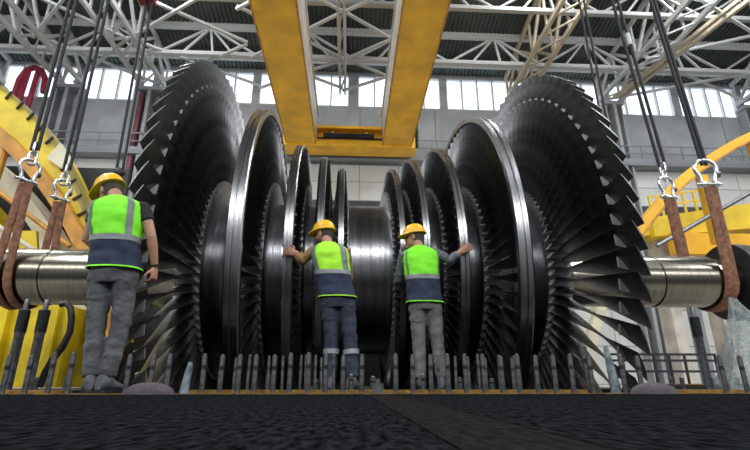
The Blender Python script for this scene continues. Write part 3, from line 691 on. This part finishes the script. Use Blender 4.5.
def hand(mb, wr, d, nrm, side, curl):
    d = Vector(d).normalized(); nrm = Vector(nrm); nrm = (nrm - d*nrm.dot(d)).normalized(); s = d.cross(nrm) * side   # s: towards the thumb
    wr = Vector(wr)
    mb.tube([wr - d*.03, wr + d*.02, wr + d*.06, wr + d*.10], [(.03, .022), (.038, .02), (.045, .019), (.042, .015)], 12, ref=s)
    for i, (o_, L) in enumerate(((.034, .072), (.0115, .082), (-.0115, .076), (-.033, .060))):
        p = wr + d*.088 + s*o_; a = curl*.5; pts = [p - d*.02, p]
        for k_ in range(3):
            a += curl * (.55, .6, .4)[k_] if k_ else 0
            p = p + (d*math.cos(a) + nrm*math.sin(a) + s*(o_*1.2)) * (L * (.42, .32, .26)[k_]); pts.append(p)
        mb.tube(pts, [.0105, .0105, .0098, .009, .0072], 8, ref=s)
    p = wr + d*.025 + s*.03
    q = p + (s*.75 + d*.6 + nrm*.25).normalized()*.045; r_ = q + (s*.3 + d*.85 + nrm*.4*curl).normalized()*.035; t_ = r_ + (s*.05 + d*.9 + nrm*.5*curl).normalized()*.025
    mb.tube([p - s*.012, q, r_, t_], [.015, .0125, .011, .008], 8, ref=nrm)

def person(label, loc, rz, P):
    T = thing('person', label, 'person', loc, rz); K = P.get('scale', 1.0); T.scale = (K, K, K)
    hipc = Vector((P.get('hx', 0), P.get('hy', 0), .93)); neck = Vector(P['neck']); 
    shl, shr = Vector(P['sh_l']), Vector(P['sh_r'])
    spine = [hipc + Vector((0, 0, -.07)), hipc + Vector((0, 0, .05)), hipc.lerp(neck, .45) + Vector((0, -.012, 0)), hipc.lerp(neck, .75) + Vector((0, -.02, 0)), neck + Vector((0, -.01, -.07)), neck + Vector((0, 0, -.02))]
    body = MB()
    body.tube(spine, [(.15, .10), (.155, .105), (.145, .10), (.175, .11), (.15, .09), (.06, .06)], 20, ref=(1, 0, 0))
    hd = Matrix.Translation(P['head']) @ Matrix.Rotation(P.get('head_yaw', 0), 4, 'Z') @ Matrix.Rotation(P.get('head_pitch', 0), 4, 'X')
    hc = Vector(P['head'])
    body.tube([neck + Vector((0, 0, -.05)), neck.lerp(hc, .4), hc + Vector((0, 0, -.04))], [.066, .058, .056], 14)
    H = lambda x, y, z: hd @ Vector((x, y, z))
    r3 = hd.to_3x3()
    body.ell(H(0, -.012, .025), (.076, .095, .098), 18, 12, r3); body.ell(H(0, .028, -.045), (.058, .066, .07), 16, 10, r3)
    body.ell(H(0, .10, -.015), (.013, .020, .024), 8, 6, r3); body.ell(H(0, .088, -.062), (.026, .014, .012), 8, 6, r3); body.ell(H(0, .078, -.095), (.024, .02, .02), 8, 6, r3)
    body.ell(H(0, .075, .022), (.05, .016, .012), 8, 6, r3)
    for s in (-1, 1): body.ell(H(s*.079, -.005, -.015), (.011, .022, .034), 8, 6, r3)
    legs = []
    for sd in ('l', 'r'):
        hip, kn, an = [Vector(P[k_ + '_' + sd]) for k_ in ('hip', 'knee', 'ankle')]
        body.tube([hip + Vector((0, 0, .04)), hip.lerp(kn, .4), kn, kn.lerp(an, .35), an], [.085, .075, .055, .055, .038], 14)
        fd = Vector((math.sin(P['foot_' + sd]), math.cos(P['foot_' + sd]), 0)); legs.append((hip, kn, an, fd, sd))
        body.tube([an + Vector((0, 0, .02)), an + fd*.0 + Vector((0, 0, -.03)), Vector((an.x, an.y, .035)) + fd*.10, Vector((an.x, an.y, .03)) + fd*.17], [.036, .04, (.035, .025), (.025, .015)], 10)
    arms = []
    for sd, sh in (('l', shl), ('r', shr)):
        el, wr = Vector(P['elbow_' + sd]), Vector(P['wrist_' + sd])
        body.tube([sh.lerp(neck, .35) + Vector((0, 0, -.05)), sh + Vector((0, 0, -.02)), sh.lerp(el, .5), el, el.lerp(wr, .3), wr], [.055, .055, .046, .038, .04, .027], 14)
        hand(body, wr, P.get('hd_' + sd, tuple(wr - el)), P['hn_' + sd], P.get('ts_' + sd, 1), P.get('curl_' + sd, .5)); arms.append((sh, el, wr, sd))
    remesh(body, .0068, 'body', 'skin', T, 2)
    # trousers
    tr = MB(); tr.tube([hipc + Vector((0, 0, -.12)), hipc + Vector((0, -.01, -.02)), hipc + Vector((0, 0, .08))], [(.165, .108), (.172, .115), (.158, .10)], 20, ref=(1, 0, 0))
    for hip, kn, an, fd, sd in legs:
        low = an + Vector((0, 0, .025))
        tr.tube([hip + Vector((0, 0, .0)), hip.lerp(kn, .25), hip.lerp(kn, .6), kn, kn.lerp(an, .3), kn.lerp(an, .7), low], [.090, .092, .080, .070, .070, .062, .058], 16)
    tro = remesh(tr, .011, 'trousers', P['trousers'], T, 2, .011, 11)
    if P.get('calf_band'):
        for hip, kn, an, fd, sd in legs:
            b = MB(); c0, c1 = kn.lerp(an, P['calf_band']), kn.lerp(an, P['calf_band'] + .12); b.tube([c0, c1], [.0815, .0805], 18, cap=False); b.obj('reflective_band', 'reflective', tro)
    for hip, kn, an, fd, sd in legs:
        b = MB(); a0 = Vector((an.x, an.y, 0)); s = Vector((fd.y, -fd.x, 0)); rings = []
        for f, wd, h in ((-.085, .03, .09), (-.07, .042, .13), (0, .046, .135), (.05, .047, .10), (.11, .053, .075), (.17, .047, .062), (.205, .026, .04)):
            c = a0 + fd*f; ring = []
            for j in range(14):
                a = 2*PI*j/14; ring.append(c + s*(wd*math.cos(a)) + Vector((0, 0, .02 + (h - .02)*(.5 + .5*math.sin(a)))))
            rings.append(ring)
        b.loft(rings); bo = b.obj('boot', 'boot', T, 1.0)
        b = MB(); out = [(-.09, .028), (-.07, .046), (0, .05), (.06, .05), (.12, .057), (.18, .05), (.215, .025)]
        lo = [a0 + fd*f + s*q for f, q in out] + [a0 + fd*f - s*q for f, q in out[::-1]]
        b.loft([[p + Vector((0, 0, .002)) for p in lo], [p + Vector((0, 0, .028)) for p in lo]]); b.obj('sole', 'dark_part', bo, 0)
    # sleeves
    for sh, el, wr, sd in arms:
        b = MB()
        if P['sleeve_len'] == 'short':
            m_ = sh.lerp(el, .5); b.tube([sh.lerp(neck, .4) + Vector((0, 0, -.05)), sh + Vector((0, 0, -.015)), sh.lerp(el, .4), m_], [.060, .062, .060, .062], 16)
        else:
            w2 = el.lerp(wr, P['sleeve_len']); b.tube([sh.lerp(neck, .4) + Vector((0, 0, -.05)), sh + Vector((0, 0, -.015)), sh.lerp(el, .5), el, el.lerp(w2, .5), w2], [.062, .068, .06, .053, .053, .045], 16)
        remesh(b, .011, 'sleeve', P['sleeve'], T, 2, .006, 14)
    # vest: lofted along the spine
    zt = neck.z; zb = P.get('vest_bottom', .80)
    base = Vector((hipc.x, hipc.y, zb)); span = neck - base
    prof = [(0, .198, .135), (.10, .192, .132), (.22, .186, .128), (.36, .186, .128), (.5, .196, .135), (.64, .206, .14), (.76, .212, .138), (.84, .21, .13), (.90, .185, .112), (.945, .13, .09), (.975, .085, .075), (.985, .07, .066)]
    sw = (shr.x - shl.x) / .36; sh_dir = (shr - shl).normalized()
    def ring_at(f, grow=0.0, n=40):
        for i in range(len(prof) - 1):
            if prof[i][0] <= f <= prof[i+1][0]:
                g = (f - prof[i][0]) / (prof[i+1][0] - prof[i][0]); a = prof[i][1]*(1-g) + prof[i+1][1]*g; d = prof[i][2]*(1-g) + prof[i+1][2]*g; break
        else: a, d = prof[-1][1:]
        a *= (1 + (sw - 1) * min(1, f/.6)); c = base + span * f + Vector((0, -.012*math.sin(f*PI), 0))
        ax = Vector((1, 0, 0)).lerp(sh_dir, min(1, f/.7)); ay = Vector((-ax.y, ax.x, 0)).normalized(); ring = []
        for j in range(n):
            th = 2*PI*j/n; cx, sx = math.cos(th), math.sin(th); e = .8
            p = c + ax*((a + grow)*math.copysign(abs(cx)**e, cx)) + ay*((d + grow)*math.copysign(abs(sx)**e, sx))
            wv = noise.noise(Vector((p.x*7, p.y*7, p.z*13 + loc[0]*5))) * .012 + noise.noise(Vector((p.x*16, p.y*16, p.z*22))) * .005
            dirv = (p - c).normalized(); ring.append(p + dirv * wv * (1 if f < .85 else .3))
        return ring
    def fr(z): return (z - zb) / (zt - zb)
    fb0, fb1 = P['band']            # reflective waist band, as fractions
    b = MB(); b.loft([ring_at(fb0 + (.985 - fb0) * i / 20) for i in range(21)], False); vo = b.obj('vest', P['vest'], T, 1.2)
    b = MB(); b.loft([ring_at(.0 + fb0 * i / 12) for i in range(13)], False); b.obj('vest_lower_panel', 'navy', vo, 1.2)
    b = MB(); b.loft([ring_at(fb0 + (fb1 - fb0) * i / 3, .004) for i in range(4)], False); b.obj('reflective_band', 'reflective', vo, 1.2)
    b = MB(); b.loft([ring_at(0, -.002), ring_at(0, .006), ring_at(.018, .006), ring_at(.02, 0)], False); b.obj('hem', P['vest'], vo, 1.2)
    for s in (-1, 1):                # vertical stripes on the back, over the shoulder blades
        js = P.get('stripe_j', (25, 27)) if s < 0 else tuple(60 - j for j in P.get('stripe_j', (25, 27))[::-1])
        rings = [ring_at(fb1 + (.93 - fb1) * i / 16, .005) for i in range(17)]
        b = MB(); b.loft([[r_[j] for j in range(js[0], js[1] + 1)] for r_ in rings], False, 0, False); b.obj('reflective_stripe', 'reflective_dark', vo, 1.2)
    # helmet
    hm = link('hard_hat', None, T); 
    b = MB(); rings = []
    for i in range(10):
        f = i / 9; ph = f * PI/2 * .97
        rings.append([H(.108*math.cos(ph)**.8*math.cos(a), -.005 + .13*math.cos(ph)**.8*math.sin(a), .045 + .115*math.sin(ph)) for a in [2*PI*j/28 for j in range(28)]])
    b.loft(rings); b.add(rings[0], [tuple(range(28))])
    sh_ = b.obj('hat_shell', 'helmet', T, 1.0); bpy.data.objects.remove(hm); sh_.name = 'hard_hat'
    b = MB(); lo = []; hi = []; up = []
    for j in range(28):
        a = 2*PI*j/28; e = .014 + .055*max(0, math.sin(a))**2.5
        lo.append(H((.106 + e*.5)*math.cos(a), -.005 + (.128 + e)*math.sin(a), .036 - .015*max(0, math.sin(a)))); hi.append(H((.106 + e*.5)*math.cos(a), -.005 + (.128 + e)*math.sin(a), .045 - .015*max(0, math.sin(a)))); up.append(H(.104*math.cos(a), -.005 + .126*math.sin(a), .056))
    b.loft([lo, hi, up]); b.obj('brim', 'helmet', sh_, 0.8)
    b = MB(); b.tube([H(0, .095, .118), H(0, .05, .152), H(0, -.005, .162), H(0, -.06, .152), H(0, -.108, .112)], [(.02, .006)]*5, 10, ref=r3 @ Vector((1, 0, 0))); b.obj('ridge', 'helmet', sh_, 1.0)
    # hair below the helmet, eyes
    b = MB(); rings = []
    for i, (z, g) in enumerate(((.05, 1.0), (.0, 1.02), (-.04, .98), (-.075, .86))):
        rings.append([H(.081*g*math.cos(a), -.014 + .10*g*math.sin(a), z) for a in [PI*1.0 + PI*j/16 for j in range(17)]])
    b.loft(rings, False, 0, False); b.obj('hair', 'hair', T, 1.2)
    if P.get('beard'):
        b = MB(); b.ell(H(0, .03, -.075), (.062, .068, .05), 16, 8, r3); b.obj('beard', 'hair', T, 1.2)
    for s in (-1, 1):
        b = MB(); b.ell(H(s*.032, .082, .002), (.011, .008, .006), 8, 6, r3); b.obj('eye', 'dark_part', T, 1.2)
    if P.get('watch'):
        sd = P['watch']; el, wr = Vector(P['elbow_' + sd]), Vector(P['wrist_' + sd]); b = MB(); b.tube([el.lerp(wr, .9), el.lerp(wr, .98)], .034, 14); b.obj('wrist_watch', 'dark_part', T)
    return T

# worker at the left: hands low, head bowed to the left
person('worker in lime and navy vest and grey jeans standing at the left by the shaft', (-1.82, 3.66, 0.0), 0, dict(
    scale=.985, hx=.0, neck=(-.10, .04, 1.55), sh_l=(-.25, .05, 1.45), sh_r=(.12, .03, 1.46), head=(-.225, .12, 1.625), head_yaw=R(66), head_pitch=R(-22),
    hip_l=(-.095, 0, .90), knee_l=(-.075, .02, .49), ankle_l=(-.03, -.01, .09), foot_l=R(-25), hip_r=(.09, 0, .90), knee_r=(.10, .03, .49), ankle_r=(.085, .0, .09), foot_r=R(12),
    elbow_l=(-.31, .08, 1.18), wrist_l=(-.15, .16, 1.08), hn_l=(1, 0, 0), curl_l=.6, elbow_r=(.235, .015, 1.19), wrist_r=(.265, .09, .96), hd_r=(.03, .02, -1), hn_r=(-1, .2, 0), ts_r=-1, curl_r=1.25,
    trousers='jeans_grey', sleeve='tee_black', sleeve_len='short', vest='hivis', band=(.34, .41), vest_bottom=.915, stripe_j=(24, 26), watch='r'))
# worker in the middle: left arm out to the ring
person('worker in lime vest, tan sleeves and navy trousers reaching left to a ring', (-.12, 4.86, 0.0), 0, dict(
    scale=1.0, hx=-.01, neck=(-.13, .07, 1.525), sh_l=(-.285, .09, 1.44), sh_r=(.06, .04, 1.44), head=(-.185, .14, 1.635), head_yaw=R(62), head_pitch=R(-4),
    hip_l=(-.09, 0, .90), knee_l=(-.06, .02, .49), ankle_l=(-.06, -.01, .09), foot_l=R(-10), hip_r=(.08, 0, .90), knee_r=(.13, -.01, .48), ankle_r=(.16, -.06, .09), foot_r=R(25),
    elbow_l=(-.405, .15, 1.33), wrist_l=(-.475, .09, 1.40), hd_l=(-.8, .25, .25), hn_l=(0, 1, 0), ts_l=-1, curl_l=.15, elbow_r=(.10, .22, 1.15), wrist_r=(-.02, .36, 1.1), hn_r=(-1, 0, 0), ts_r=-1, curl_r=.6,
    trousers='trousers_navy', sleeve='sleeve_tan', sleeve_len=.85, vest='hivis_yellow', band=(.38, .45), vest_bottom=.905, stripe_j=(23, 26), calf_band=.25, beard=True))
# worker at the right: right arm out to the ring
person('worker in lime vest and grey trousers reaching right to a ring', (.80, 5.02, 0.0), 0, dict(
    scale=1.01, hx=0, neck=(-.03, .05, 1.525), sh_l=(-.20, .03, 1.44), sh_r=(.145, .06, 1.45), head=(-.075, .10, 1.635), head_yaw=R(70), head_pitch=R(-4),
    hip_l=(-.08, 0, .90), knee_l=(-.07, .02, .49), ankle_l=(-.07, -.01, .09), foot_l=R(-8), hip_r=(.09, 0, .90), knee_r=(.12, .01, .48), ankle_r=(.15, -.02, .09), foot_r=R(20),
    elbow_l=(-.25, .2, 1.17), wrist_l=(-.14, .37, 1.10), hn_l=(1, 0, 0), curl_l=.6, elbow_r=(.31, .07, 1.37), wrist_r=(.435, .035, 1.46), hd_r=(.7, .12, .4), hn_r=(-.2, 1, 0), ts_r=1, curl_r=.12,
    trousers='trousers_grey', sleeve='sleeve_grey', sleeve_len=.75, vest='hivis', band=(.38, .45), vest_bottom=.875, stripe_j=(23, 24)))
